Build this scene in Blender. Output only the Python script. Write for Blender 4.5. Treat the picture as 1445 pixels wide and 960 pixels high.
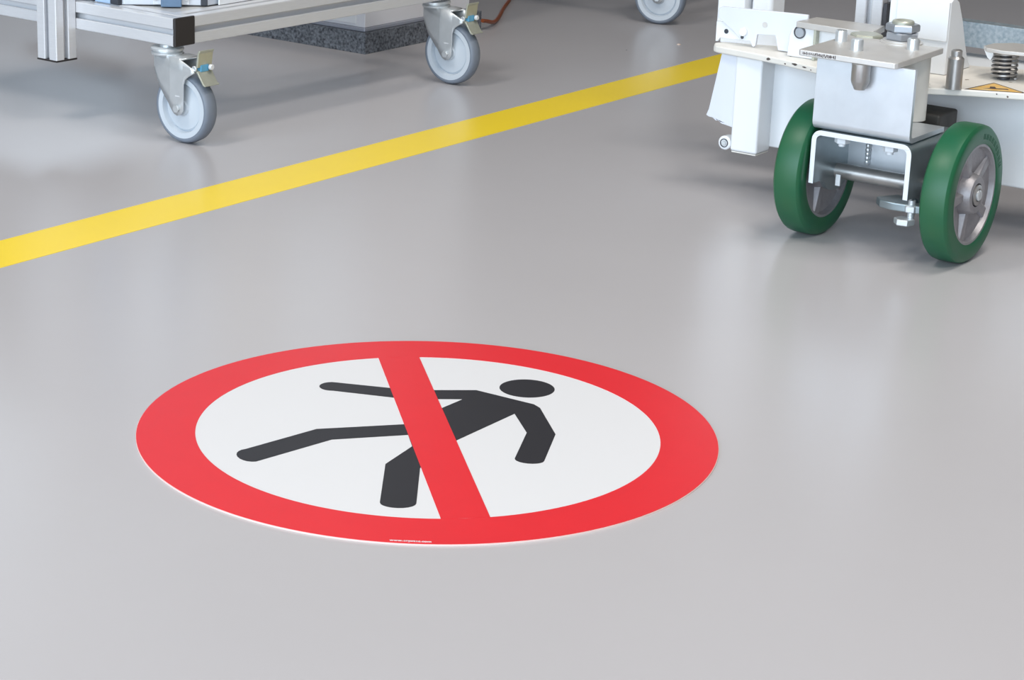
import bpy, bmesh, math, random
from mathutils import Vector, Matrix
from mathutils.geometry import tessellate_polygon
for o in list(bpy.data.objects): bpy.data.objects.remove(o)
S = bpy.context.scene
COL = S.collection
PI = math.pi
random.seed(4)

# ---------------------------------------------------------------- camera
F, PITCH, ROLL, HGT, YAW = 3100.0, 0.3102, 0.0394, 0.8, math.radians(34)
cd = bpy.data.cameras.new('camera'); cam = bpy.data.objects.new('camera', cd); COL.objects.link(cam)
cd.sensor_width = 36; cd.lens = 36 * F / 1445; cd.clip_start = .05; cd.clip_end = 100
Rz = Matrix.Rotation(YAW, 3, 'Z')
fw = Rz @ Vector((0, math.cos(PITCH), -math.sin(PITCH)))
up0 = Rz @ Vector((0, math.sin(PITCH), math.cos(PITCH)))
ri0 = Rz @ Vector((1, 0, 0))
ri = math.cos(ROLL) * ri0 + math.sin(ROLL) * up0
up = -math.sin(ROLL) * ri0 + math.cos(ROLL) * up0
M = Matrix((ri, up, -fw)).transposed().to_4x4(); M.translation = (0, 0, HGT)
cam.matrix_world = M
S.camera = cam

# ---------------------------------------------------------------- world, light, exposure
S.view_settings.view_transform = 'Standard'; S.view_settings.look = 'None'
S.view_settings.gamma = 1; S.view_settings.use_curve_mapping = False
S.view_settings.exposure = 0.3
w = bpy.data.worlds.new('world'); S.world = w; w.use_nodes = True
w.node_tree.nodes['Background'].inputs[0].default_value = (.85, .92, 1, 1)
w.node_tree.nodes['Background'].inputs[1].default_value = .5

def area(name, loc, direction, sx, sy, power, col):
    l = bpy.data.lights.new(name, 'AREA'); l.shape = 'RECTANGLE'; l.size = sx; l.size_y = sy
    l.energy = power; l.color = col
    o = bpy.data.objects.new(name, l); COL.objects.link(o); o.location = loc
    o.rotation_euler = Vector(direction).to_track_quat('-Z', 'Y').to_euler()
    return o
DAY = (.70, .85, 1.0); LAMP = (1.0, .945, .875)
# daylight through the window rows (the wall behind the camera, the wall on the left), unseen overhead lamps added as fill
area('window_light', (-0.3, -3.9, 1.8), (0, 1, 0), 9.0, 3.3, 400, DAY)
area('window_light_left', (-9.85, 8.0, 3.35), (1, 0, 0), 8.6, 1.0, 78, DAY)
FILL_LAMPS = [(0.6, 0.9), (-2.4, 0.8), (-0.6, 2.7)]
for lx, ly in FILL_LAMPS:
    area('fill_lamp_light', (lx, ly, 3.17), (0, 0, -1), .5, 1.3, 36, LAMP)

# ---------------------------------------------------------------- materials
def lin(c):
    return tuple(((v / 255) / 12.92 if v / 255 <= .04045 else ((v / 255 + .055) / 1.055) ** 2.4) for v in c) + (1,)
def mat(name, rgb, rough=.5, metal=0, var=0, scale=30, rough_var=0, bump=0, bscale=200, spec=None, coat=0, stretch=None, chips=None, rgb2=None):
    m = bpy.data.materials.new(name); m.use_nodes = True; n = m.node_tree.nodes; L = m.node_tree.links
    p = n['Principled BSDF']; c = lin(rgb)
    p.inputs['Base Color'].default_value = c; p.inputs['Roughness'].default_value = rough
    p.inputs['Metallic'].default_value = metal
    if spec is not None: p.inputs['Specular IOR Level'].default_value = spec
    if coat: p.inputs['Coat Weight'].default_value = coat
    tc = n.new('ShaderNodeTexCoord'); mp = n.new('ShaderNodeMapping'); L.new(tc.outputs['Object'], mp.inputs[0])
    if stretch: mp.inputs['Scale'].default_value = stretch
    last = None
    if var or rgb2:
        t = n.new('ShaderNodeTexNoise'); t.inputs['Scale'].default_value = scale; t.inputs['Detail'].default_value = 5
        L.new(mp.outputs[0], t.inputs[0])
        r = n.new('ShaderNodeValToRGB'); L.new(t.outputs[0], r.inputs[0])
        r.color_ramp.elements[0].position = .3; r.color_ramp.elements[1].position = .7
        d = lin(rgb2) if rgb2 else tuple(v * (1 - var) for v in c[:3]) + (1,)
        r.color_ramp.elements[0].color = d; r.color_ramp.elements[1].color = c
        last = r.outputs[0]; L.new(last, p.inputs['Base Color'])
    if chips:
        t = n.new('ShaderNodeTexNoise'); t.inputs['Scale'].default_value = chips[1]; t.inputs['Detail'].default_value = 3
        L.new(mp.outputs[0], t.inputs[0])
        r = n.new('ShaderNodeValToRGB'); L.new(t.outputs[0], r.inputs[0])
        r.color_ramp.elements[0].position = chips[2]; r.color_ramp.elements[1].position = chips[2] + .015
        mx = n.new('ShaderNodeMix'); mx.data_type = 'RGBA'
        L.new(r.outputs[0], mx.inputs[0]); mx.inputs[7].default_value = lin(chips[0])
        if last: L.new(last, mx.inputs[6])
        else: mx.inputs[6].default_value = c
        L.new(mx.outputs[2], p.inputs['Base Color'])
    if rough_var:
        t = n.new('ShaderNodeTexNoise'); t.inputs['Scale'].default_value = scale * .6; L.new(mp.outputs[0], t.inputs[0])
        q = n.new('ShaderNodeMapRange'); L.new(t.outputs[0], q.inputs[0])
        q.inputs[3].default_value = rough - rough_var; q.inputs[4].default_value = rough + rough_var
        L.new(q.outputs[0], p.inputs['Roughness'])
    if bump:
        t = n.new('ShaderNodeTexNoise'); t.inputs['Scale'].default_value = bscale; L.new(mp.outputs[0], t.inputs[0])
        b = n.new('ShaderNodeBump'); b.inputs['Strength'].default_value = bump; b.inputs['Distance'].default_value = .001
        L.new(t.outputs[0], b.inputs['Height']); L.new(b.outputs[0], p.inputs['Normal'])
    return m
m_floor = mat('floor_coating', (185, 182, 184), .26, var=.04, scale=1.6, rough_var=.03, bump=.12, bscale=14)
m_tape = mat('yellow_tape', (255, 222, 42), .30, var=.03, scale=6)
m_white_print = mat('white_print', (219, 219, 221), .42)
m_red = mat('red_print', (222, 42, 50), .38, var=.03, scale=20)
m_black_print = mat('black_print', (42, 41, 45), .42)
m_edge = mat('sign_edge', (240, 215, 208), .5)
m_alu = mat('brushed_aluminium', (222, 223, 226), .36, .3, var=.05, scale=40, stretch=(1, 1, 12))
m_groove = mat('profile_groove', (150, 158, 170), .5, .7)
m_blackplastic = mat('black_plastic', (46, 42, 42), .45)
m_zinc = mat('bright_zinc', (216, 220, 222), .30, .55, var=.08, scale=60)
m_zincy = mat('yellow_zinc', (186, 187, 172), .36, .4, var=.12, scale=80)
m_blue = mat('blue_plastic', (96, 164, 200), .35)
m_wheel_plastic = mat('wheel_plastic', (200, 207, 214), .42)
m_tread = mat('grey_rubber', (122, 130, 142), .5, var=.05, scale=50)
m_green = mat('green_polyurethane', (12, 90, 62), .40, rgb2=(36, 92, 58), scale=14, rough_var=.06)
m_green_mark = mat('green_marking', (22, 78, 54), .5)
m_castalu = mat('cast_aluminium', (160, 157, 160), .45, .5, var=.12, scale=120, bump=.3, bscale=300)
m_galv = mat('galvanised_steel', (214, 219, 224), .36, .6, var=.12, scale=22, rough_var=.06, chips=None)
m_dgalv = mat('bracket_steel', (150, 162, 166), .3, .7, var=.15, scale=30)
m_bright_cut = mat('bright_cut_edge', (226, 230, 234), .45)  # pale cut steel, brightened to carry window light
m_nut = mat('nut_zinc', (172, 177, 184), .33, .6, var=.06, scale=60)
m_galvp = mat('zinc_plate', (212, 209, 205), .4, .4, var=.1, scale=25, rough_var=.07)
m_spangle = mat('spangled_zinc', (150, 168, 180), .4, .6, rgb2=(196, 206, 212), scale=160)
m_steel = mat('turned_steel', (178, 175, 172), .33, .75, var=.15, scale=60, stretch=(1, 1, 1))
m_darksteel = mat('dark_steel', (88, 88, 92), .5, .6, var=.2, scale=40)
m_white = mat('white_paint', (236, 238, 240), .38, var=.03, scale=12, coat=.2)
m_whiteb = mat('scraped_white_paint', (222, 226, 234), .42, var=.05, scale=18, chips=((150, 156, 170), 40, .72), stretch=(1, 1, .25))
m_deck = mat('worn_white_paint', (232, 228, 220), .42, var=.09, scale=16, chips=((96, 78, 66), 45, .70))
m_chip = mat('bare_metal_chip', (98, 90, 86), .5, .4)
m_grime = mat('grimy_steel', (92, 88, 84), .6, .4, var=.35, scale=50)
m_granite = mat('granite', (46, 49, 56), .5, rgb2=(128, 134, 142), scale=190)
m_cab = mat('cabinet_lacquer', (228, 228, 232), .4)
m_cabledge = mat('cabinet_ledge', (168, 172, 184), .4, .3)
m_cable = mat('brown_cable', (138, 70, 34), .45)
m_yellow = mat('sticker_yellow', (226, 170, 66), .45, rgb2=(224, 196, 140), scale=70)
m_sticker_dark = mat('sticker_black', (78, 64, 60), .5)
m_machine = mat('machine_grey', (206, 212, 220), .4, .2, var=.04, scale=20)
m_bluegrey = mat('bluegrey_paint', (98, 124, 152), .4, .1, var=.1, scale=30)
m_paleblue = mat('pale_blue_panel', (168, 194, 222), .4)
m_dark = mat('dark_recess', (52, 56, 64), .5)
m_wall = mat('wall_plaster', (140, 126, 116), .8, var=.04, scale=3)
m_ceil = mat('ceiling_paint', (165, 163, 160), .85, var=.02, scale=3)
m_frame = mat('window_frame_paint', (120, 124, 128), .5)
m_crumb = mat('pale_crumb', (225, 205, 192), .7)

# ---------------------------------------------------------------- mesh builder
class MB:
    def __init__(s): s.v = []; s.f = []; s.m = []
    def add(s, vs, fs, mi=0):
        k = len(s.v); s.v += [Vector(p) for p in vs]
        for f in fs: s.f.append([i + k for i in f]); s.m.append(mi)
        return s
    def box(s, a0, a1, b0, b1, z0, z1, mi=0, rot=None, piv=(0, 0, 0)):
        vs = [Vector((x, y, z)) for x in (a0, a1) for y in (b0, b1) for z in (z0, z1)]
        if rot is not None:
            R = rot; P = Vector(piv); vs = [R @ (p - P) + P for p in vs]
        return s.add(vs, [(0, 1, 3, 2), (4, 6, 7, 5), (0, 4, 5, 1), (2, 3, 7, 6), (0, 2, 6, 4), (1, 5, 7, 3)], mi)
    def prism(s, poly, ax, d0, d1, mi=0):
        # poly: 2D points in the plane normal to ax ('x': (y,z), 'y': (x,z), 'z': (x,y))
        def P(u, v, d): return {'x': (d, u, v), 'y': (u, d, v), 'z': (u, v, d)}[ax]
        ar = sum(poly[i][0] * poly[(i + 1) % len(poly)][1] - poly[(i + 1) % len(poly)][0] * poly[i][1] for i in range(len(poly)))
        if ar < 0: poly = poly[::-1]
        if ax == 'y': poly = poly[::-1]
        n = len(poly); vs = [P(*p, d0) for p in poly] + [P(*p, d1) for p in poly]
        tr = tessellate_polygon([[Vector((p[0], p[1], 0)) for p in poly]])
        def area2(t):
            a, b, c = (poly[i] for i in t); return (b[0]-a[0])*(c[1]-a[1])-(c[0]-a[0])*(b[1]-a[1])
        sgn = -1 if ax == 'y' else 1
        T = [t if area2(t) * sgn > 0 else t[::-1] for t in tr]
        fs = [tuple(i + n for i in t) for t in T] + [tuple(t[::-1]) for t in T]
        fs += [(i, (i + 1) % n, (i + 1) % n + n, i + n) for i in range(n)]
        return s.add(vs, fs, mi)
    def lathe(s, prof, axis, org=(0, 0, 0), n=48, mi=None, closed=False):
        # prof: (radius, height along axis[, material index for the band that starts here])
        k = {'x': 0, 'y': 1, 'z': 2}[axis]; o = Vector(org); vs = []
        for q in prof:
            for j in range(n):
                t = 2 * PI * j / n; p = [0, 0, 0]; p[k] = q[1]; p[(k + 1) % 3] = q[0] * math.cos(t); p[(k + 2) % 3] = q[0] * math.sin(t)
                vs.append(o + Vector(p))
        base = len(s.v); s.v += vs; m = len(prof)
        for i in range(m if closed else m - 1):
            i2 = (i + 1) % m; mm = prof[i][2] if len(prof[i]) > 2 else (mi or 0)
            for j in range(n):
                a, b = base + i * n + j, base + i * n + (j + 1) % n; c, d = base + i2 * n + (j + 1) % n, base + i2 * n + j
                s.f.append([a, b, c, d]); s.m.append(mm)
        if not closed:
            for i, rev in ((0, True), (m - 1, False)):
                if prof[i][0] > 1e-6:
                    idx = [base + i * n + j for j in range(n)]
                    s.f.append(idx[::-1] if rev else idx); s.m.append(prof[min(i, m - 1)][2] if len(prof[i]) > 2 else (mi or 0))
        return s
    def cyl(s, p0, p1, r, n=24, mi=0, r2=None, bev=0):
        p0, p1 = Vector(p0), Vector(p1); d = (p1 - p0); h = d.length; d.normalize()
        q = d.to_track_quat('Z', 'Y').to_matrix(); r2 = r if r2 is None else r2
        t = MB(); pr = [(0, 0), (r - bev, 0), (r, bev), (r2, h - bev), (r2 - bev, h), (0, h)] if bev else [(0, 0), (r, 0), (r2, h), (0, h)]
        t.lathe(pr, 'z', n=n)
        return s.add([p0 + q @ v for v in t.v], t.f, mi)
    def hexn(s, c, r, h, axis='z', mi=0, ang=0):
        ax = {'x': Vector((1, 0, 0)), 'y': Vector((0, 1, 0)), 'z': Vector((0, 0, 1))}[axis]
        t = MB(); R = Matrix.Rotation(ang, 3, 'Z'); q = ax.to_track_quat('Z', 'Y').to_matrix()
        b = r * .08
        t.lathe([(0, 0), (r - b, 0), (r, b), (r, h - b), (r - b, h), (0, h)], 'z', n=6)
        return s.add([Vector(c) + q @ (R @ v) for v in t.v], t.f, mi)
    def tube(s, pts, r, n=10, mi=0, closed=False):
        pts = [Vector(p) for p in pts]; N = len(pts); vs = []; prev = None
        for i, p in enumerate(pts):
            t = (pts[min(i + 1, N - 1)] - pts[max(i - 1, 0)]).normalized()
            if prev is None: x = t.orthogonal().normalized()
            else: x = (prev - t * prev.dot(t)).normalized()
            prev = x; y = t.cross(x)
            for j in range(n):
                a = 2 * PI * j / n; vs.append(p + r * (math.cos(a) * x + math.sin(a) * y))
        fs = [(i * n + j, i * n + (j + 1) % n, (i + 1) * n + (j + 1) % n, (i + 1) * n + j) for i in range(N - 1) for j in range(n)]
        fs += [tuple(range(n))[::-1], tuple((N - 1) * n + j for j in range(n))]
        return s.add(vs, fs, mi)
    def build(s, name, mats, parent=None, bevel=0, smooth=40, solid=0, seg=2):
        off = Vector((0, 0, 0)); p = parent
        while p is not None: off += p.location; p = p.parent
        me = bpy.data.meshes.new(name); me.from_pydata([tuple(v - off) for v in s.v], [], [tuple(f) for f in s.f])
        mats = mats if isinstance(mats, (list, tuple)) else [mats]
        for m in mats: me.materials.append(m)
        me.polygons.foreach_set('material_index', s.m)
        bm = bmesh.new(); bm.from_mesh(me); bmesh.ops.remove_doubles(bm, verts=bm.verts, dist=1e-6)
        bmesh.ops.recalc_face_normals(bm, faces=bm.faces); bm.to_mesh(me); bm.free()
        me.polygons.foreach_set('use_smooth', [True] * len(me.polygons)); me.set_sharp_from_angle(angle=math.radians(smooth))
        o = bpy.data.objects.new(name, me); COL.objects.link(o)
        if parent is not None: o.parent = parent
        if solid:
            q = o.modifiers.new('solid', 'SOLIDIFY'); q.thickness = solid; q.offset = 0
        if bevel:
            q = o.modifiers.new('bevel', 'BEVEL'); q.width = bevel; q.segments = seg; q.limit_method = 'ANGLE'; q.angle_limit = math.radians(35)
            q.harden_normals = True
        return o
def thing(name, label, cat, loc=(0, 0, 0), group=None):
    o = bpy.data.objects.new(name, None); COL.objects.link(o); o.location = loc; o.empty_display_size = .05
    return tag(o, label, cat, group)
def tag(o, label=None, cat=None, group=None):
    if label: o['label'] = label
    if cat: o['category'] = cat
    if group: o['group'] = group
    return o
def struct(o): o['kind'] = 'structure'; return o
def dup(o, parent, loc):
    c = o.copy(); COL.objects.link(c); c.parent = parent; c.location = loc
    for ch in list(o.children):
        d = ch.copy(); COL.objects.link(d); d.parent = c
    return c

# ---------------------------------------------------------------- the hall
A0, A1, B0, B1, H = -10.0, 5.0, -4.0, 14.0, 4.0
struct(MB().box(A0, A1, B0, B1, -.1, 0).build('floor', m_floor))
struct(MB().box(A0, A1, B0, B1, H, H + .1).build('ceiling', m_ceil))
struct(MB().box(A1, A1 + .1, B0, B1, 0, H).build('wall_right', m_wall))
struct(MB().box(A0, A1, B1, B1 + .1, 0, H).build('wall_back', m_wall))
wl = MB().box(A0 - .1, A0, B0, B1, 0, 2.7).box(A0 - .1, A0, B0, B1, 3.9, H).box(A0 - .1, A0, B0, 3.6, 2.7, 3.9).box(A0 - .1, A0, 12.4, B1, 2.7, 3.9)
struct(wl.build('wall_left', m_wall))
wf = MB().box(A0, A1, B0 - .1, B0, 0, .15).box(A0, A1, B0 - .1, B0, 3.5, H).box(A0, -4.9, B0 - .1, B0, .15, 3.5).box(4.3, A1, B0 - .1, B0, .15, 3.5)
struct(wf.build('wall_front', m_wall))
g = MB()
for i in range(8): g.box(A0 - .09, A0 - .03, 3.6 + i * 1.257 - .02, 3.6 + i * 1.257 + .02, 2.7, 3.9)
struct(g.build('window_1', m_frame))
g = MB()
for i in range(9): g.box(-4.9 + i * 1.15 - .02, -4.9 + i * 1.15 + .02, B0 - .09, B0 - .03, .15, 3.5)
struct(g.build('window_2', m_frame))
WHICH = ['nearest the front windows', 'before the aluminium cart', 'over the wheeled machine']
for i, (lx, ly) in enumerate(FILL_LAMPS):  # lamp bodies added out of view, for more top light on the floor
    t = thing('fill_lamp', 'added long white fill lamp, out of view under the ceiling, ' + WHICH[i], 'lamp', (lx, ly, 3.2), 'added fill lamps')
    MB().box(lx - .27, lx + .27, ly - .68, ly + .68, 3.18, 3.24).build('fill_lamp_housing', m_white, t)
    for dy in (-.5, .5): MB().cyl((lx, ly + dy, 3.24), (lx, ly + dy, 4.0), .004, 8).build('suspension', m_zinc, t)

# ---------------------------------------------------------------- yellow floor tape
tag(MB().box(-2.1640, -2.0665, -.5, 4.15, 0, .0004).build('floor_tape', m_tape),
    'long straight yellow marking tape stuck across the grey floor', 'floor tape')

# ---------------------------------------------------------------- prohibition sign on the floor
SX, SY = -1.2820, 1.7514
sg = thing('floor_sign', 'round red and white no running sign stuck on the grey floor', 'floor sign', (SX, SY, 0))
def rounded(p, q, n=10, bulge=1.0):
    # half-ellipse cap going from p to q, bulging to the right of p->q
    p, q = Vector(p), Vector(q); c = (p + q) / 2; r = (q - p) / 2; nrm = Vector((r.y, -r.x)) * bulge
    return [tuple(c - r * math.cos(PI * i / n) + nrm * math.sin(PI * i / n)) for i in range(n + 1)]
MB().lathe([(0, 0), (.3040, 0), (.3040, .0016), (0, .0016)], 'z', (SX, SY, 0), 160).build('backing_disc', m_edge, sg)
MB().lathe([(0, .0016), (.2435, .0016), (.2435, .00185), (0, .00185)], 'z', (SX, SY, 0), 160).build('white_field', m_white_print, sg)
MB().lathe([(.2432, .0016), (.3036, .0016), (.3036, .0021), (.2432, .0021)], 'z', (SX, SY, 0), 160, closed=True).build('red_ring', m_red, sg)
s2 = math.sqrt(.5)
def bar_pt(t, o): return (SX + t * s2 + o * s2, SY - t * s2 + o * s2)
tt = math.sqrt(.2436 ** 2 - .0237 ** 2)
MB().prism([bar_pt(-tt, -.0237), bar_pt(-tt, .0237), bar_pt(tt, .0237), bar_pt(tt, -.0237)], 'z', .0018, .0022).build('diagonal_bar', m_red, sg)
out = rounded((-.1549, .0315), (-.1745, .0535), bulge=-1)
out += [(-.113, .0800), (-.0735, .1048), (-.0366, .1366), (.0388, .1395), (.0503, .1342), (.1094, .0759)]
out += rounded((.1441, .0029), (.1165, -.0099), bulge=-.75)
out += [(.0833, .0603), (.04, .1005), (.0406, -.0058), (.0594, -.0944)]
out += rounded((.1133, -.172), (.0844, -.192), bulge=-.75)
out += [(.0259, -.1079), (.0159, -.0503), (-.0076, -.0262), (-.0592, -.0886)]
out += rounded((-.0771, -.1863), (-.1086, -.1665), bulge=-.75)
out += [(-.0914, -.0742), (-.0309, -.0038), (-.0302, .1018), (-.0516, .0842), (-.0908, .0567)]
out = [p for i, p in enumerate(out) if (Vector(p) - Vector(out[i - 1])).length > 1e-5]
MB().prism([(SX + x, SY + y) for x, y in out], 'z', .0018, .0020).build('running_figure', m_black_print, sg)
MB().lathe([(0, .0018), (.0308, .0018), (.0308, .0020), (0, .0020)], 'z', (SX + .003, SY + .1786, 0), 64).build('figure_head', m_black_print, sg)
def text_mesh(txt, size, mtx, name, m, parent, depth=.0001):
    c = bpy.data.curves.new(name, 'FONT'); c.body = txt; c.size = size; c.extrude = depth; c.offset = size * .03; c.align_x = 'CENTER'; c.align_y = 'CENTER'
    o = bpy.data.objects.new(name, c); COL.objects.link(o)
    me = bpy.data.meshes.new_from_object(o); bpy.data.objects.remove(o)
    me.transform(mtx); me.materials.append(m)
    o = bpy.data.objects.new(name, me); COL.objects.link(o); o.parent = parent
    return o
ta = math.radians(-56.5)
text_mesh('www.ergotec.com', .0052, Matrix.Translation((.2985 * math.cos(ta), .2985 * math.sin(ta), .0022)) @ Matrix.Rotation(ta + PI / 2, 4, 'Z') @ Matrix.Scale(1.0, 4),
          'web_address', m_white_print, sg)

# ---------------------------------------------------------------- caster (origin on the floor under its swivel axis; local x = trailing side)
def make_caster(parent, loc, rz=0.0, pedal=True):
    R, WX = .058, .041
    c = MB()
    # fork: pressed steel shell, wrapped round the front
    def lerp(tab, x):
        for (x0, y0), (x1, y1) in zip(tab, tab[1:]):
            if x <= x1: return y0 + (y1 - y0) * (x - x0) / (x1 - x0)
        return tab[-1][1]
    low = [(-.028, .120), (-.021, .108), (-.006, .088), (.0095, .074), (.022, .064), (.029, .0545), (.034, .049), (.041, .0465), (.048, .049), (.0535, .056), (.0545, .098), (.058, .107), (.064, .112), (.078, .120)]
    high = [(-.028, .1385), (.03, .1405), (.046, .139), (.060, .133), (.078, .125)]
    def ry(x): return .0205 * (max(0, x + .028) / .0537) ** .62 if x < .0257 else .0205
    xs = [-.028, -.0275, -.026, -.024, -.021, -.017, -.012, -.006, 0, .0055, .0095, .014, .018, .022, .0257, .029, .0315, .034, .0375, .041, .0445, .048, .051, .0535, .0545, .056, .058, .061, .064, .070, .078]
    path = [(x, -ry(x)) for x in xs[::-1]] + [(x, ry(x)) for x in xs[1:]]
    rows = 4; vs = []
    for x, y in path:
        zl, zh = lerp(low, x), lerp(high, x)
        for k in range(rows + 1): vs.append((x, y, zl + (zh - zl) * k / rows))
    fs = [(i * (rows + 1) + k, (i + 1) * (rows + 1) + k, (i + 1) * (rows + 1) + k + 1, i * (rows + 1) + k + 1) for i in range(len(path) - 1) for k in range(rows)]
    c.add(vs, fs)
    # crown plate closing the top
    top = [(x, -ry(x)) for x in xs if x < .05][::-1] + [(x, ry(x)) for x in xs[1:] if x < .05]
    n = len(top); base = [(x, y, lerp(high, x) - .001) for x, y in top]
    c.add(base, [tuple(range(n))])
    fork = c.build('caster', m_zinc, None, solid=.0024, smooth=9)
    fork.parent = parent; fork.location = loc; fork.rotation_euler = (0, 0, rz)
    def sub(mb, name, m, **k): o = mb.build(name, m, None, **k); o.parent = fork; return o
    sub(MB().lathe([(.0, .139), (.0255, .139), (.0262, .1405), (.0262, .1425), (.0235, .144), (.0235, .1455), (.0268, .1465), (.0268, .1495), (.025, .151), (.012, .151), (.012, .1545), (0, .1545)], 'z'), 'swivel_bearing', m_zinc)
    W = .0135
    sub(MB().lathe([(R - .0085, -W + .001), (R - .006, -W), (R - .003, -W + .0015), (R - .0008, -W + .0055), (R, 0), (R - .0008, W - .0055), (R - .003, W - .0015), (R - .006, W), (R - .0085, W - .001)], 'y', (WX, 0, R), 72, closed=True), 'tread', m_tread, smooth=60)
    sub(MB().lathe([(0, -.0125), (.012, -.0125), (.0135, -.009), (.036, -.0060), (.0390, -.0030), (.0412, -.0125), (.0497, -.0128), (.0497, .0128), (.0412, .0125), (.0390, .0030), (.036, .0060), (.0135, .009), (.012, .0125), (0, .0125)], 'y', (WX, 0, R), 72), 'wheel_disc', m_wheel_plastic, smooth=30)
    bt = MB().cyl((WX, -.0245, R), (WX, .0245, R), .0035, 16)
    for sy in (-1, 1): bt.hexn((WX, sy * .0225 - (.0035 if sy < 0 else 0), R), .0066, .0045, 'y')
    sub(bt, 'axle_bolt', m_zinc)
    mk = MB()
    for k in range(5): mk.box(.0365 + k * .0021, .0380 + k * .0021, -.0220, -.02165, .0775, .0793)
    sub(mk, 'stamped_mark', m_white_print)
    if pedal:
        p = MB()
        up_ = [(.0780, .1285), (.0815, .1530), (.0830, .1560), (.0860, .1565), (.0865, .1540), (.0845, .1520), (.0812, .1285)]
        p.prism(up_, 'y', -.0165, .0165)
        dn = [(.068, .122), (.0790, .1200), (.0920, .1015), (.0965, .1000), (.0985, .1015), (.0935, .1045), (.0810, .1230), (.068, .1245)]
        p.prism(dn, 'y', -.0165, .0165)
        sub(p, 'brake_pedal', m_zincy, bevel=.0008)
        sub(MB().box(.074, .083, -.010, .008, .1215, .1325), 'brake_insert', m_blue, bevel=.001)
        for sy in (-1, 1): sub(MB().cyl((.076, sy * .0165, .127), (.076, sy * .020, .127), .0048, 16, bev=.0008), 'brake_rivet', m_zinc)
        sub(MB().cyl((.0840, .009, .1280), (.0900, .009, .1280), .0046, 14, bev=.001), 'brake_screw', m_white_print)
    return fork

def profile(mb, p0, p1, axis, mi=0):
    """45 mm slotted aluminium extrusion between p0 and p1 (box corners), slots on four faces."""
    (x0, y0, z0), (x1, y1, z1) = p0, p1
    if axis == 'x': u0, u1, v0, v1, d0, d1 = y0, y1, z0, z1, x0, x1
    elif axis == 'y': u0, u1, v0, v1, d0, d1 = x0, x1, z0, z1, y0, y1
    else: u0, u1, v0, v1, d0, d1 = x0, x1, y0, y1, z0, z1
    cu, cv = (u0 + u1) / 2, (v0 + v1) / 2; hu = (u1 - u0) / 2; s, g1, g2 = .0048, .0016, .006
    q = [(-hu, -hu)]
    side = [(-s - .001, -hu), (-s, -hu + .001), (-s, -hu + g1 + .003), (-s - .0035, -hu + g1 + .0035), (-s - .0035, -hu + g2 + .004), (s + .0035, -hu + g2 + .004), (s + .0035, -hu + g1 + .0035), (s, -hu + g1 + .003), (s, -hu + .001), (s + .001, -hu)]
    poly = []
    for k in range(4):
        a = k * PI / 2; ca, sa = round(math.cos(a)), round(math.sin(a))
        for (x, y) in [(-hu + .0012, -hu)] + side + [(hu - .0012, -hu), (hu, -hu + .0012)][:1]:
            poly.append((cu + x * ca - y * sa, cv + x * sa + y * ca))
    mb.prism(poly, {'x': 'x', 'y': 'y', 'z': 'z'}[axis], d0, d1, mi)
    return mb

# ---------------------------------------------------------------- cart on the left (corner of the frame is its origin)
CX, CY = -2.3985, 2.5645
Z0, Z1 = .1560, .2010
cart = thing('equipment_cart', 'slotted aluminium frame cart on grey casters carrying a machine, left of the yellow tape', 'cart', (CX, CY, 0))
profile(MB(), (CX - 1.15, CY, Z0), (CX - .0045, CY + .045, Z1), 'x').build('rail', m_alu, cart)
profile(MB(), (CX - .045, CY + .0455, Z0), (CX - .0, CY + .775, Z1), 'y').build('rail', m_alu, cart)
profile(MB(), (CX - 1.15, CY + .730, Z0), (CX - .0455, CY + .775, Z1), 'x').build('rail', m_alu, cart)
MB().box(CX - .0044, CX + .001, CY - .0006, CY + .0452, Z0 - .0006, Z1 + .0006).build('end_cap', m_blackplastic, cart, bevel=.002, seg=3)
PX = -2.6215
profile(MB(), (PX - .045 , CY - .0455, .1085), (PX, CY - .0005, .62), 'z').build('post', m_alu, cart)
MB().box(PX - .0455, PX + .0005, CY - .046, CY, .1055, .1083).build('post_foot', m_blackplastic, cart, bevel=.0004)
sl = MB().box(CX - .46, CX - .0455, CY + .0455, CY + .33, Z1 - .004, Z1 - .001)
sl.build('shelf_panel', m_galvp, cart)
c1 = make_caster(cart, (-2.432 - CX, 2.5815 - CY, 0))
c2 = make_caster(cart, (-2.426 - CX, 3.2845 - CY, 0))
cart.rotation_euler = (0, 0, math.radians(-.9))

# machine on that cart
mc = thing('machine_base', 'pale grey machine base with blue-grey column standing on the slotted aluminium cart', 'machine', (-2.60, 2.75, Z1))
MZ = Z1 + .0008
MB().prism([(-2.95, 2.600), (-2.545, 2.600), (-2.446, 2.694), (-2.440, 2.88), (-2.56, 2.88), (-2.80, 2.70), (-2.80, 2.600)], 'z', MZ, .52).build('housing', m_machine, mc, bevel=.002)
R45 = Matrix.Rotation(math.radians(43.5), 3, 'Z')
def diag(a0, a1, b0, b1, z0, z1):  # box on the slanting corner face: a along the face from its left end, b outward negative
    vs = []
    for x in (a0, a1):
        for y in (b0, b1):
            for z in (z0, z1):
                p = R45 @ Vector((x, y, 0)); vs.append((-2.545 + p.x, 2.600 + p.y, z))
    return vs
BF = [(0, 1, 3, 2), (4, 6, 7, 5), (0, 4, 5, 1), (2, 3, 7, 6), (0, 2, 6, 4), (1, 5, 7, 3)]
MB().add(diag(.060, .094, -.020, -.001, MZ, .52), BF).build('column', m_bluegrey, mc, bevel=.002)
MB().add(diag(.048, .106, -.004, -.0005, MZ + .002, .52), BF).build('column_flange', m_white, mc, bevel=.0006)
for x in (.051, .1015):
    p = R45 @ Vector((x, -.004, 0)); q = R45 @ Vector((x, -.010, 0))
    MB().cyl((-2.545 + p.x, 2.6 + p.y, MZ + .013), (-2.545 + q.x, 2.6 + q.y, MZ + .013), .0045, 16, bev=.001).build('bolt', m_white_print, mc)
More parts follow.
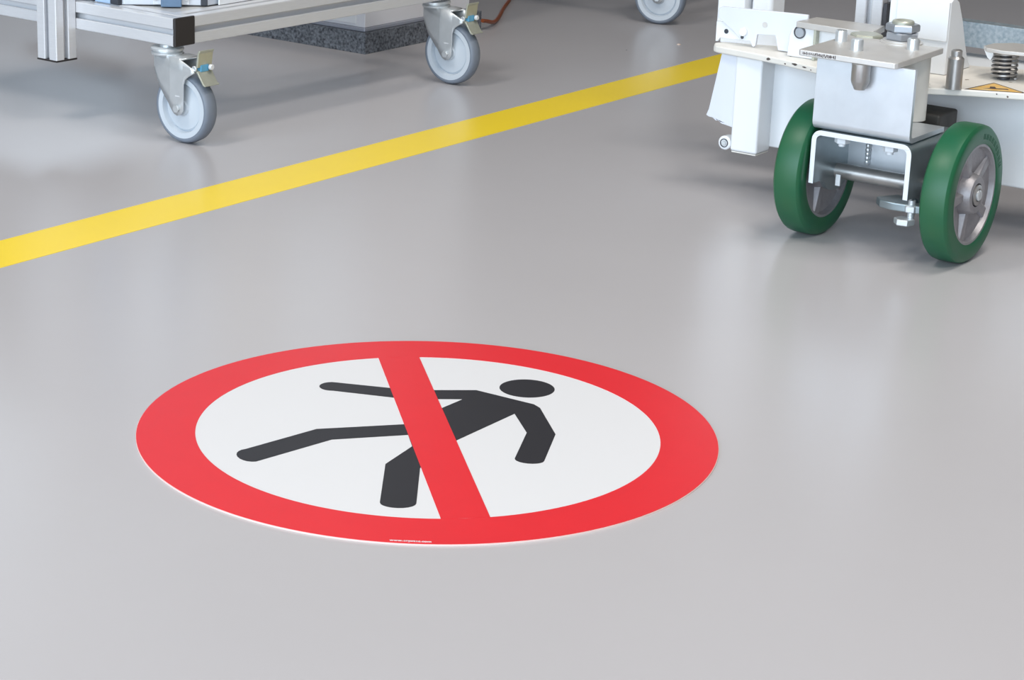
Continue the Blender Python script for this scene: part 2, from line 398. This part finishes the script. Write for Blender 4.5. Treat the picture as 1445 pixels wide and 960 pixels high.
p = R45 @ Vector((.024, -.0003, 0)); q = R45 @ Vector((.024, -.0012, 0))
MB().cyl((-2.545 + p.x, 2.6 + p.y, MZ + .026), (-2.545 + q.x, 2.6 + q.y, MZ + .026), .0115, 24).build('round_hole', m_dark, mc)
MB().add(diag(.125, .136, -.003, .001, MZ, MZ + .012), BF).build('slot', m_dark, mc, bevel=.0015)
for a0, a1, m, nm in ((-2.600, -2.566, m_paleblue, 'side_panel'), (-2.565, -2.548, m_dark, 'side_gap'), (-2.612, -2.605, m_dark, 'side_gap'), (-2.70, -2.616, m_machine, 'side_panel')):
    MB().box(a0, a1, 2.590, 2.600, MZ, .5).build(nm, m, mc, bevel=.001)
MB().box(-2.4398, -2.4370, 2.712, 2.875, MZ, .5).build('front_panel', m_white, mc, bevel=.001)

# ---------------------------------------------------------------- cabinet on a granite plinth behind the cart
cb = thing('plinth_cabinet', 'white cabinet on a speckled dark granite plinth behind the aluminium cart', 'cabinet', (-2.95, 3.6, 0))
MB().box(-3.35, -2.6680, 3.3965, 3.792, 0, .0420).build('plinth', m_granite, cb, bevel=.0006)
MB().box(-3.34, -2.6760, 3.4040, 3.775, .0420, .0500).build('ledge', m_cabledge, cb, bevel=.002)
MB().box(-3.33, -2.6790, 3.4080, 3.762, .0500, .85).build('housing', m_cab, cb, bevel=.0015)
MB().box(-3.31, -2.700, 3.4058, 3.4078, .056, .80).build('side_panel', m_white, cb, bevel=.0006)
pts = [(-2.664, 3.790, .022), (-2.666, 3.812, .018), (-2.674, 3.838, .012), (-2.690, 3.872, .007), (-2.715, 3.92, .005), (-2.748, 3.978, .0045), (-2.79, 4.05, .0045), (-2.85, 4.16, .0045), (-2.93, 4.30, .0045), (-3.05, 4.5, .0045)]
def catmull(P, n=6):
    P = [Vector(p) for p in P]; out = []
    for i in range(len(P) - 1):
        p0, p1, p2, p3 = P[max(i - 1, 0)], P[i], P[i + 1], P[min(i + 2, len(P) - 1)]
        for k in range(n):
            t = k / n; out.append(.5 * ((2 * p1) + (p2 - p0) * t + (2 * p0 - 5 * p1 + 4 * p2 - p3) * t * t + (3 * p1 - p0 - 3 * p2 + p3) * t ** 3))
    return out + [P[-1]]
tag(MB().tube(catmull(pts), .0042, 10).build('power_cable', m_cable), 'brown cable curving over the floor from the granite plinth', 'cable')

# ---------------------------------------------------------------- cart at the top edge: one caster in view
c3 = thing('equipment_cart', 'cart at the top edge, only a grey caster wheel showing beyond the tape', 'cart', (-2.47, 4.15, 0))
profile(MB(), (-3.5, 4.128, Z0), (-2.45, 4.173, Z1), 'x').build('rail', m_alu, c3)
profile(MB(), (-2.495, 4.1735, Z0), (-2.45, 5.1, Z1), 'y').build('rail', m_alu, c3)
make_caster(c3, (-.018, 0, 0), math.radians(11), pedal=True)

# ---------------------------------------------------------------- wheeled white machine on the right
mw = thing('wheeled_machine', 'heavy white metal machine on two green wheels at the upper right', 'machine', (-1.25, 2.90, 0))
# deck plate
deck = [(-1.612, 2.905), (-1.603, 2.900), (-1.540, 2.892), (-1.485, 2.879), (-1.4155, 2.857), (-1.33, 2.826), (-1.2426, 2.826), (-1.177, 2.862), (-1.1106, 2.893), (-.98, 2.955), (-.98, 3.16), (-1.245, 3.045), (-1.30, 3.035), (-1.38, 3.02), (-1.50, 2.99), (-1.575, 2.957), (-1.617, 2.942), (-1.622, 2.925)]
MB().prism(deck, 'z', .2110, .2210).build('deck_plate', m_deck, mw, bevel=.0025, seg=3)
MB().prism([(-1.535, 2.9445), (-.98, 2.965), (-.98, 3.14), (-1.24, 3.03), (-1.535, 2.980)], 'z', .0700, .2110).build('body_panel', m_white, mw, bevel=.003)
MB().box(-1.5725, -1.5265, 2.9040, 2.9480, .0640, .2110).build('box_column', m_white, mw, bevel=.004, seg=3)
MB().box(-1.5700, -1.5285, 2.9060, 2.9460, .0620, .0639).build('column_end_plate', m_deck, mw)
gus = [(-1.5990, .2110), (-1.6155, .122), (-1.6195, .1120), (-1.6140, .1095), (-1.608, .1090), (-1.602, .1050), (-1.598, .1062), (-1.592, .1020), (-1.584, .1010), (-1.5715, .0990), (-1.5715, .2110)]
MB().prism(gus, 'y', 2.9080, 2.9125).build('gusset_plate', m_whiteb, mw, bevel=.0012)
r = MB().cyl((-1.5840, 2.907, .0735), (-1.5840, 2.925, .0735), .0108, 28, bev=.0015)
rl = r.build('guide_roller', m_white, mw)
MB().lathe([(.0055, -.0012), (.0068, -.0012), (.0068, .001), (.0055, .001)], 'y', (-1.5840, 2.907, .0735), 24, closed=True).build('roller_ring', m_darksteel, rl)
MB().hexn((-1.5840, 2.9045, .0735), .0042, .003, 'y').build('roller_bolt', m_zinc, rl)
# bare-metal chips along the deck edge
def chip(i, t, zc, L, hh):
    p, q = Vector(deck[i]), Vector(deck[i + 1]); d = (q - p).normalized(); nrm = Vector((d.y, -d.x)); c = p + (q - p) * t
    rr = random.Random(i * 7 + t); n = 9; ring = []
    for k in range(n):
        a = 2 * PI * k / n; f = rr.uniform(.7, 1.1); ring.append((L * f * math.cos(a), hh * f * math.sin(a)))
    vs = []
    for o in (-.0004, .00025):
        for u, v in ring:
            w_ = c + d * u + nrm * o; vs.append((w_.x, w_.y, zc + v))
    MB().add(vs, [tuple(range(n))[::-1], tuple(range(n, 2 * n))] + [(k, (k + 1) % n, (k + 1) % n + n, k + n) for k in range(n)]).build('paint_chip', m_chip, mw)
for c_ in ((2, .60, .2165, .0045, .0022), (3, .15, .2150, .0018, .0013), (3, .42, .2175, .0058, .0020), (3, .70, .2165, .0050, .0012), (7, .50, .2175, .0012, .0012), (8, .30, .2172, .0042, .0014), (8, .78, .2172, .0052, .0011), (3, .88, .2150, .0015, .0010)):
    chip(*c_)
# body recess seams on the right part
MB().prism([(-1.10, .205), (-1.092, .180), (-1.075, .176), (-1.066, .160), (-1.062, .10), (-1.02, .10), (-1.0, .205)], 'y', 2.948, 2.966).build('body_bulge', m_white, mw, bevel=.005, seg=3)

# green wheels
def green_wheel(ax, by, R=.0965, W=.042):
    ty = MB().lathe([(.070, -W / 2 + .001), (.072, -W / 2), (R - .0075, -W / 2), (R - .0040, -W / 2 + .0012), (R - .0012, -W / 2 + .0042), (R, -W / 2 + .010), (R, W / 2 - .010), (R - .0012, W / 2 - .0042), (R - .0040, W / 2 - .0012), (R - .0075, W / 2), (.072, W / 2), (.070, W / 2 - .001)], 'x', (ax, by, R), 96, closed=True)
    t = ty.build('wheel', m_green, mw, smooth=30)
    def sub(mb, nm, m, **k): o = mb.build(nm, m, None, **k); o.parent = t; return o
    # build() subtracted nothing for None parents: shift manually through a helper offset
    off = Vector((0, 0, 0))
    rim = MB().lathe([(.0705, -W / 2 + .0015), (.0705, W / 2 - .0015), (.0665, W / 2 - .0015), (.0640, W / 2 - .009), (.030, .006), (.027, .006), (.027, -.006), (.030, -.006), (.0640, -W / 2 + .009), (.0665, -W / 2 + .0015)], 'x', (ax, by, R), 72, closed=True)
    hub = MB().lathe([(.0075, -W / 2 - .002), (.025, -W / 2 - .002), (.0275, -W / 2 + .003), (.0320, 0), (.0275, W / 2 - .003), (.025, W / 2 + .002), (.0165, W / 2 + .002), (.0165, W / 2 - .004), (.0075, W / 2 - .004)], 'x', (ax, by, R), 48, closed=True)
    sp = MB()
    for k in range(5):
        a = PI / 2 + .35 + k * 2 * PI / 5
        er = Vector((0, math.cos(a), math.sin(a))); et = Vector((0, -math.sin(a), math.cos(a))); c = Vector((ax, by, R))
        vs = []
        for rr, hw in ((.026, .0085), (.066, .0135)):
            for s in (-1, 1):
                for xx, kk in ((-W / 2 + .006, .55), (0, 1), (W / 2 - .006, .55)): vs.append(c + er * rr + et * s * hw * kk + Vector((xx, 0, 0)))
        sp.add(vs, [(0, 1, 4, 3), (1, 2, 5, 4), (6, 9, 10, 7), (7, 10, 11, 8), (0, 6, 7, 1), (1, 7, 8, 2), (3, 4, 10, 9), (4, 5, 11, 10), (0, 3, 9, 6), (2, 8, 11, 5)])
    for mb, nm, m, kw in ((rim, 'rim', m_castalu, {}), (hub, 'hub', m_castalu, {}), (sp, 'spokes', m_castalu, dict(bevel=.0015)),
                      (MB().lathe([(.0085, W / 2 - .003), (.0145, W / 2 - .003), (.0145, W / 2 + .0035), (.0125, W / 2 + .004), (.0085, W / 2 + .004)], 'x', (ax, by, R), 36, closed=True), 'bearing', m_steel, {}),
                      (MB().cyl((ax + W / 2 - .006, by, R), (ax + W / 2 + .007, by, R), .0075, 24, bev=.0015), 'axle_end', m_zinc, {})):
        o = mb.build(nm, m, t, **kw)
    return t
AW, BW, RW = -1.1385, 2.7745, .0965
w1 = green_wheel(AW, BW)
w2 = dup(w1, mw, Vector((-1.3600 - AW, 0, 0)) + w1.location)
mk = MB()
for k in range(9):
    a = math.radians(82 - k * 7.5)
    er = Vector((0, math.cos(a), math.sin(a))); et = Vector((0, -math.sin(a), math.cos(a))); c = Vector((AW + .0209, BW, RW))
    for q in ((-.0030, -.0015), (.0008, .0026)):
        vs = [c + er * (.0765 + rr) + et * tt_ + Vector((xx, 0, 0)) for rr in (0, .0075) for tt_ in q for xx in (0, .0005)]
        mk.add(vs, BF)
mo = mk.build('raised_marking', m_green_mark, w1)

# axle, bracket
MB().cyl((-1.385, BW, RW), (-1.1163, BW, RW), .0112, 32).build('axle_rod', m_steel, mw)
U0, U1, UT, ZT, ZB = -1.3345, -1.1845, .0070, .1665, .0905
def u_outline():
    o = []; ro, ri_ = .014, .0075
    def arc(cx, cz, r, a0, a1, n=6): return [(cx + r * math.cos(math.radians(a0 + (a1 - a0) * i / n)), cz + r * math.sin(math.radians(a0 + (a1 - a0) * i / n))) for i in range(n + 1)]
    o += [(U0, ZB)] + arc(U0 + ro, ZT - ro, ro, 180, 90) + arc(U1 - ro, ZT - ro, ro, 90, 0) + [(U1, ZB), (U1 - UT, ZB)]
    o += arc(U1 - UT - ri_, ZT - UT - ri_, ri_, 0, 90) + arc(U0 + UT + ri_, ZT - UT - ri_, ri_, 90, 180) + [(U0 + UT, ZB)]
    return o
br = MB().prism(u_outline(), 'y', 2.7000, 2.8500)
brk = br.build('axle_bracket', [m_dgalv, m_bright_cut], mw, bevel=.0008)
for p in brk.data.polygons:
    if p.normal.y < -.9: p.material_index = 1  # front cut edge: window light on it is painted in as brighter colour
for x in (U0, U1 - UT):
    lobe = [(2.7002, .0903)] + [(2.722, .0903)] + [(BW - .0005 + .040 * math.cos(math.radians(a)), .0945 + .026 * math.sin(math.radians(a))) for a in range(200, 341, 14)] + [(2.8498, .0903), (2.8498, .0925), (2.7002, .0925)]
    MB().prism(lobe, 'x', x + .0001, x + UT - .0001).build('bracket_cheek', m_dgalv, mw)
MB().box(U0 + UT, U1 - UT, 2.806, 2.811, .100, ZT - UT).build('bracket_web', m_galv, mw)
wd = MB()
for k in range(5): wd.lathe([(0, -.004), (.003, -.0028), (.004, 0), (.003, .0028), (0, .004)], 'z', (-1.296, 2.803, .108 + k * .006), 12)
wd.build('weld_bead', m_zinc, mw)
for x in (-1.2985, -1.2260):
    b = MB().hexn((x, 2.722, ZT - UT - .0105), .0108, .0105, 'z', ang=.3).cyl((x, 2.722, ZT - UT - .0150), (x, 2.722, ZT - UT), .0048, 16)
    b.build('nut', m_bright_cut, mw)
MB().box(-1.3145, -1.3075, 2.744, 2.7465, .082, .098).build('key_strip', m_zinc, mw)
# upright plate: bent at the foot, flat top flange under the top plate
pr = [(2.7005, .2685), (2.7005, .1790)] + [(2.7125 - .012 * math.cos(math.radians(a)), .1790 - .012 * math.sin(math.radians(a))) for a in range(15, 91, 15)] + [(2.815, .1670), (2.815, .1740), (2.7125, .1740)] + [(2.7125 - .005 * math.cos(math.radians(a)), .1790 - .005 * math.sin(math.radians(a))) for a in range(90, -1, -15)] + [(2.7075, .2685)]
MB().prism(pr, 'x', -1.3360, -1.1900).build('upright_plate', m_galv, mw, bevel=.0008)
tp = [(-1.3575, 2.686), (-1.3545, 2.6825), (-1.2135, 2.6835), (-1.2100, 2.688), (-1.2150, 2.845), (-1.3610, 2.840)]
MB().prism(tp, 'z', .2686, .2770).build('top_plate', m_galvp, mw, bevel=.0014)
hw = MB()
rnd = random.Random(3); x = -1.3500
while x < -1.300:
    h = rnd.uniform(.0018, .0050); hw.box(x, x + .0008, 2.6822, 2.6829, .2728 - h / 2, .2728 + h / 2, rot=Matrix.Rotation(rnd.uniform(-.5, .5), 3, 'Y'), piv=(x, 2.6827, .2728)); x += rnd.uniform(.0011, .0024)
hw.build('marker_scribble', m_sticker_dark, mw)
# pin and caps
pin = MB().lathe([(0, .2300), (.0075, .2300), (.0120, .2400), (.0135, .2440), (.0135, .2686), (0, .2686)], 'z', (-1.2665, 2.6965, 0), 32)
pin = MB().lathe([(0, .2335), (.0075, .2335), (.0118, .2425), (.0128, .2460), (.0128, .2686), (0, .2686)], 'z', (-1.2645, 2.6862 + .004, 0), 32)
pin.build('locating_pin', m_steel, mw)
for (x, y) in ((-1.2949, 2.7356), (-1.3440, 2.7860), (-1.2411, 2.8000)):
    MB().lathe([(0, .277), (.0085, .277), (.0085, .2905), (.0072, .2925), (0, .2925)], 'z', (x, y, 0), 28).build('bolt_head', m_zinc, mw)
ns = MB().lathe([(0, .277), (.0300, .277), (.0300, .2785), (.0262, .2795), (.0262, .2815), (0, .2815)], 'z', (-1.2768, 2.840, 0), 40)
ns.build('washer', m_galvp, mw)
MB().hexn((-1.2768, 2.840, .2816), .0245, .0110, 'z', ang=.9).build('hex_nut', m_nut, mw)
MB().hexn((-1.2768, 2.840, .2930), .0240, .0110, 'z', ang=.45).build('hex_nut', m_nut, mw)
MB().lathe([(0, .303), (.0155, .303), (.0155, .3070), (.0140, .3085), (.0100, .3085), (.0085, .3075), (0, .3075)], 'z', (-1.2768, 2.840, 0), 32).build('spindle_end', m_zincy, mw)
MB().hexn((-1.338, 2.855, .268), .0235, .0120, 'z', ang=.3, mi=0).build('hex_nut', m_zincy, mw)
# swivel tube below the deck and lug above it
MB().cyl((-1.2490, 2.8280, .1745), (-1.2490, 2.8280, .2680), .0225, 40).build('swivel_tube', m_deck, mw)
MB().cyl((-1.236, 2.819, .262), (-1.236, 2.819, .2686), .006, 14).build('set_screw', m_zinc, mw)
MB().box(-1.33, -1.215, 2.855, 2.92, .145, .1800).build('bearing_block', m_grime, mw, bevel=.004)
# tie bolt low on the right of the bracket
tg = MB().prism([(-1.2460, 2.735), (-1.2350, 2.722), (-1.2120, 2.716), (-1.1680, 2.722), (-1.1680, 2.765), (-1.2300, 2.765)], 'z', .0690, .0800)
tg.build('tie_lug', m_dgalv, mw, bevel=.002)
MB().hexn((-1.1880, 2.725, .0700), .0110, .0090, 'z', ang=.2).hexn((-1.1930, 2.716, .0530), .0145, .0085, 'z', ang=.2).cyl((-1.188, 2.725, .056), (-1.188, 2.725, .0860), .0050, 16).build('tie_bolt', m_zinc, mw)

# latch lever on the left of the deck
lev = [(-1.6220, .2600), (-1.6225, .2680), (-1.6200, .2735), (-1.6150, .2765), (-1.494, .2810), (-1.470, .2815), (-1.470, .2225), (-1.5155, .2225), (-1.5220, .2440), (-1.5525, .2415), (-1.5540, .2250), (-1.5565, .2225), (-1.5600, .2230), (-1.5640, .2300), (-1.5720, .2290), (-1.5810, .2310), (-1.5960, .2430), (-1.6160, .2560)]
MB().prism(lev, 'y', 2.9285, 2.9345).build('latch_lever', m_whiteb, mw, bevel=.0014)
MB().cyl((-1.5400, 2.9278, .2580), (-1.5400, 2.9284, .2580), .0044, 20).build('lever_hole', m_galvp, mw)
MB().cyl((-1.5750, 2.9235, .2430), (-1.5750, 2.9285, .2430), .0062, 20, bev=.001).build('lever_pivot', m_white, mw)
MB().cyl((-1.5770, 2.9275, .2345), (-1.5770, 2.9284, .2345), .0026, 14).build('lever_hole', m_darksteel, mw)
MB().prism([(-1.627, .2215), (-1.627, .2520), (-1.560, .2520), (-1.560, .2290), (-1.620, .2270), (-1.623, .2215)], 'y', 2.9360, 2.9410).build('rear_plate', m_white, mw, bevel=.001)
MB().cyl((-1.6090, 2.9352, .2385), (-1.6090, 2.9359, .2385), .0036, 16).build('lever_hole', m_dark, mw)
# clevis
ck = [(-1.4880, .2212), (-1.4870, .2520), (-1.4830, .2620), (-1.4760, .2664), (-1.4440, .2664), (-1.4440, .2212)]
MB().prism(ck, 'y', 2.905, 2.9270).build('clevis', m_white, mw, bevel=.002)
MB().lathe([(0, -.004), (.0068, -.004), (.0076, -.003), (.0076, 0), (0, 0)], 'y', (-1.4680, 2.905, .2590), 28).build('clevis_pin', m_nut, mw)
MB().lathe([(.0078, -.0016), (.0095, -.0016), (.0095, -.0006), (.0078, -.0006)], 'y', (-1.4690, 2.905, .2590), 28, closed=True).build('retaining_ring', m_darksteel, mw)
MB().prism([(-1.4735, 2.8995), (-1.4420, 2.8960), (-1.3620, 2.8930), (-1.3500, 2.9020), (-1.3600, 2.9620), (-1.4700, 2.9560)], 'z', .2665, .2755).build('lever_arm', m_galvp, mw, bevel=.0012)
MB().prism([(-1.4410, .2212), (-1.4410, .2664), (-1.3540, .2664), (-1.3540, .2212)], 'y', 2.9100, 2.9240).build('arm_web', m_white, mw, bevel=.001)
MB().box(-1.4435, -1.4395, 2.8990, 2.9100, .2212, .2664).build('clevis_shim', m_zincy, mw)
# upright gusset block
side = [(2.931, .2212), (2.931, .272), (2.934, .273), (2.934, .3260), (2.939, .3290), (2.952, .3300), (2.964, .3240), (2.982, .2960), (3.000, .2590), (3.010, .2400), (3.030, .2212)]
MB().prism([(2.934, .2212), (2.934, .3260), (2.939, .3290), (2.952, .3300), (2.964, .3240), (2.982, .2960), (3.000, .2590), (3.010, .2400), (3.026, .2212)], 'x', -1.330, -1.2480).build('upright_block', m_white, mw, bevel=.002)
MB().box(-1.3430, -1.3300, 2.936, 2.975, .268, .45).build('upright_flange', m_white, mw, bevel=.001)
MB().box(-1.3295, -1.2485, 2.9295, 2.9338, .2700, .3265).build('upright_face_plate', m_white, mw, bevel=.001)
# guide post, spring, pressure plate, warning sticker
MB().lathe([(0, .2212), (.0112, .2212), (.0112, .2640), (.0092, .2660), (.0078, .2670), (.0078, .2745), (.0060, .2760), (0, .2760)], 'z', (-1.1980, 2.8520, 0), 32).build('guide_post', m_steel, mw)
sp = []
for i in range(6 * 20 + 1):
    t = i / 20; a = 2 * PI * t; z = .2235 + .0362 * (t / 6) ** 1.0
    sp.append((-1.1750 + .0175 * math.cos(a), 2.9750 + .0175 * math.sin(a), z))
MB().tube(sp, .0017, 8).build('coil_spring', m_steel, mw)
MB().cyl((-1.1750, 2.9750, .2212), (-1.1750, 2.9750, .2600), .0090, 24).build('spring_core', m_darksteel, mw)
MB().prism([(-1.2060, 2.966), (-1.1960, 2.951), (-1.1700, 2.946), (-.98, 3.00), (-.98, 3.07), (-1.185, 3.020), (-1.2040, 2.995)], 'z', .2610, .2665).build('pressure_plate', m_galvp, mw, bevel=.0012)
MB().prism([(-1.2010, .2665), (-1.2010, .2610), (-1.196, .2520), (-1.1905, .2480), (-1.1875, .2560), (-1.1875, .2610)], 'y', 2.958, 2.964).build('plate_lip', m_white, mw)
def tri(c, r, a0=90): return [(c[0] + r * math.cos(math.radians(a0 + 120 * k)), c[1] + r * math.sin(math.radians(a0 + 120 * k))) for k in range(3)]
TC = (-1.1545, 2.8965)
ts = [(-1.1850, 2.8600), (-1.1080, 2.8965), (-1.1735, 2.9370)]
cx = sum(p[0] for p in ts) / 3; cy = sum(p[1] for p in ts) / 3
st = MB().prism(ts, 'z', .22102, .22125).build('warning_sticker', m_sticker_dark, mw)
MB().prism([(cx + (p[0] - cx) * .86, cy + (p[1] - cy) * .86) for p in ts], 'z', .22124, .2214).build('sticker_field', m_yellow, st)
MB().prism([(cx - .012, cy - .014), (cx + .004, cy - .006), (cx + .020, cy + .002), (cx + .016, cy + .008), (cx + .002, cy), (cx - .004, cy + .010), (cx - .010, cy + .007), (cx - .006, cy - .004)], 'z', .22139, .2215).build('sticker_symbol', m_sticker_dark, st)
# galvanised cross rail behind, rear posts and slotted column
cr = MB().prism([(3.300, .2010), (3.300, .2405), (3.330, .2405), (3.330, .2375), (3.303, .2375), (3.303, .2010)], 'x', -1.400, -.98)
cr.build('cross_rail', m_spangle, mw, bevel=.0006)
MB().box(-1.7130, -1.6640, 3.09, 3.13, .2206, .50).build('rear_post', m_white, mw, bevel=.003)
MB().box(-1.6580, -1.6210, 3.10, 3.15, .2206, .50).build('rear_post', m_white, mw, bevel=.008, seg=4)
profile(MB(), (-1.4760, 3.1000, .1851), (-1.4310, 3.145, .50), 'z').build('slotted_column', m_alu, mw)
MB().box(-1.705, -1.60, 3.092, 3.128, .190, .2205).build('rear_foot', m_white, mw, bevel=.001)
MB().box(-1.640, -1.250, 3.06, 3.34, .115, .185).build('rear_beam', m_white, mw, bevel=.003)
MB().box(-1.4290, -1.4230, 3.10, 3.16, .20, .285).build('hinge_strip', m_darksteel, mw)
MB().cyl((-1.346, 2.925, .2212), (-1.346, 2.925, .262), .0045, 14).build('hinge_pin', m_zincy, mw)

# ---------------------------------------------------------------- small litter on the floor
def crumb(x, y, r, name, label, m):
    b = MB(); rr = random.Random(x)
    b.lathe([(0, 0), (r, .0002), (r * .8, r * .35), (0, r * .5)], 'z', (x, y, 0), 7)
    for v in b.v: v.x += rr.uniform(-.3, .3) * r; v.y += rr.uniform(-.3, .3) * r
    tag(b.build(name, m), label, 'crumb')
crumb(-2.2817, 3.9620, .0045, 'pale_crumb', 'tiny pale crumb on the floor near the tape, below the far caster', m_crumb)
crumb(-2.3246, 3.8235, .0018, 'dark_speck', 'tiny dark speck of dirt on the bare floor left of the far caster', m_dark)
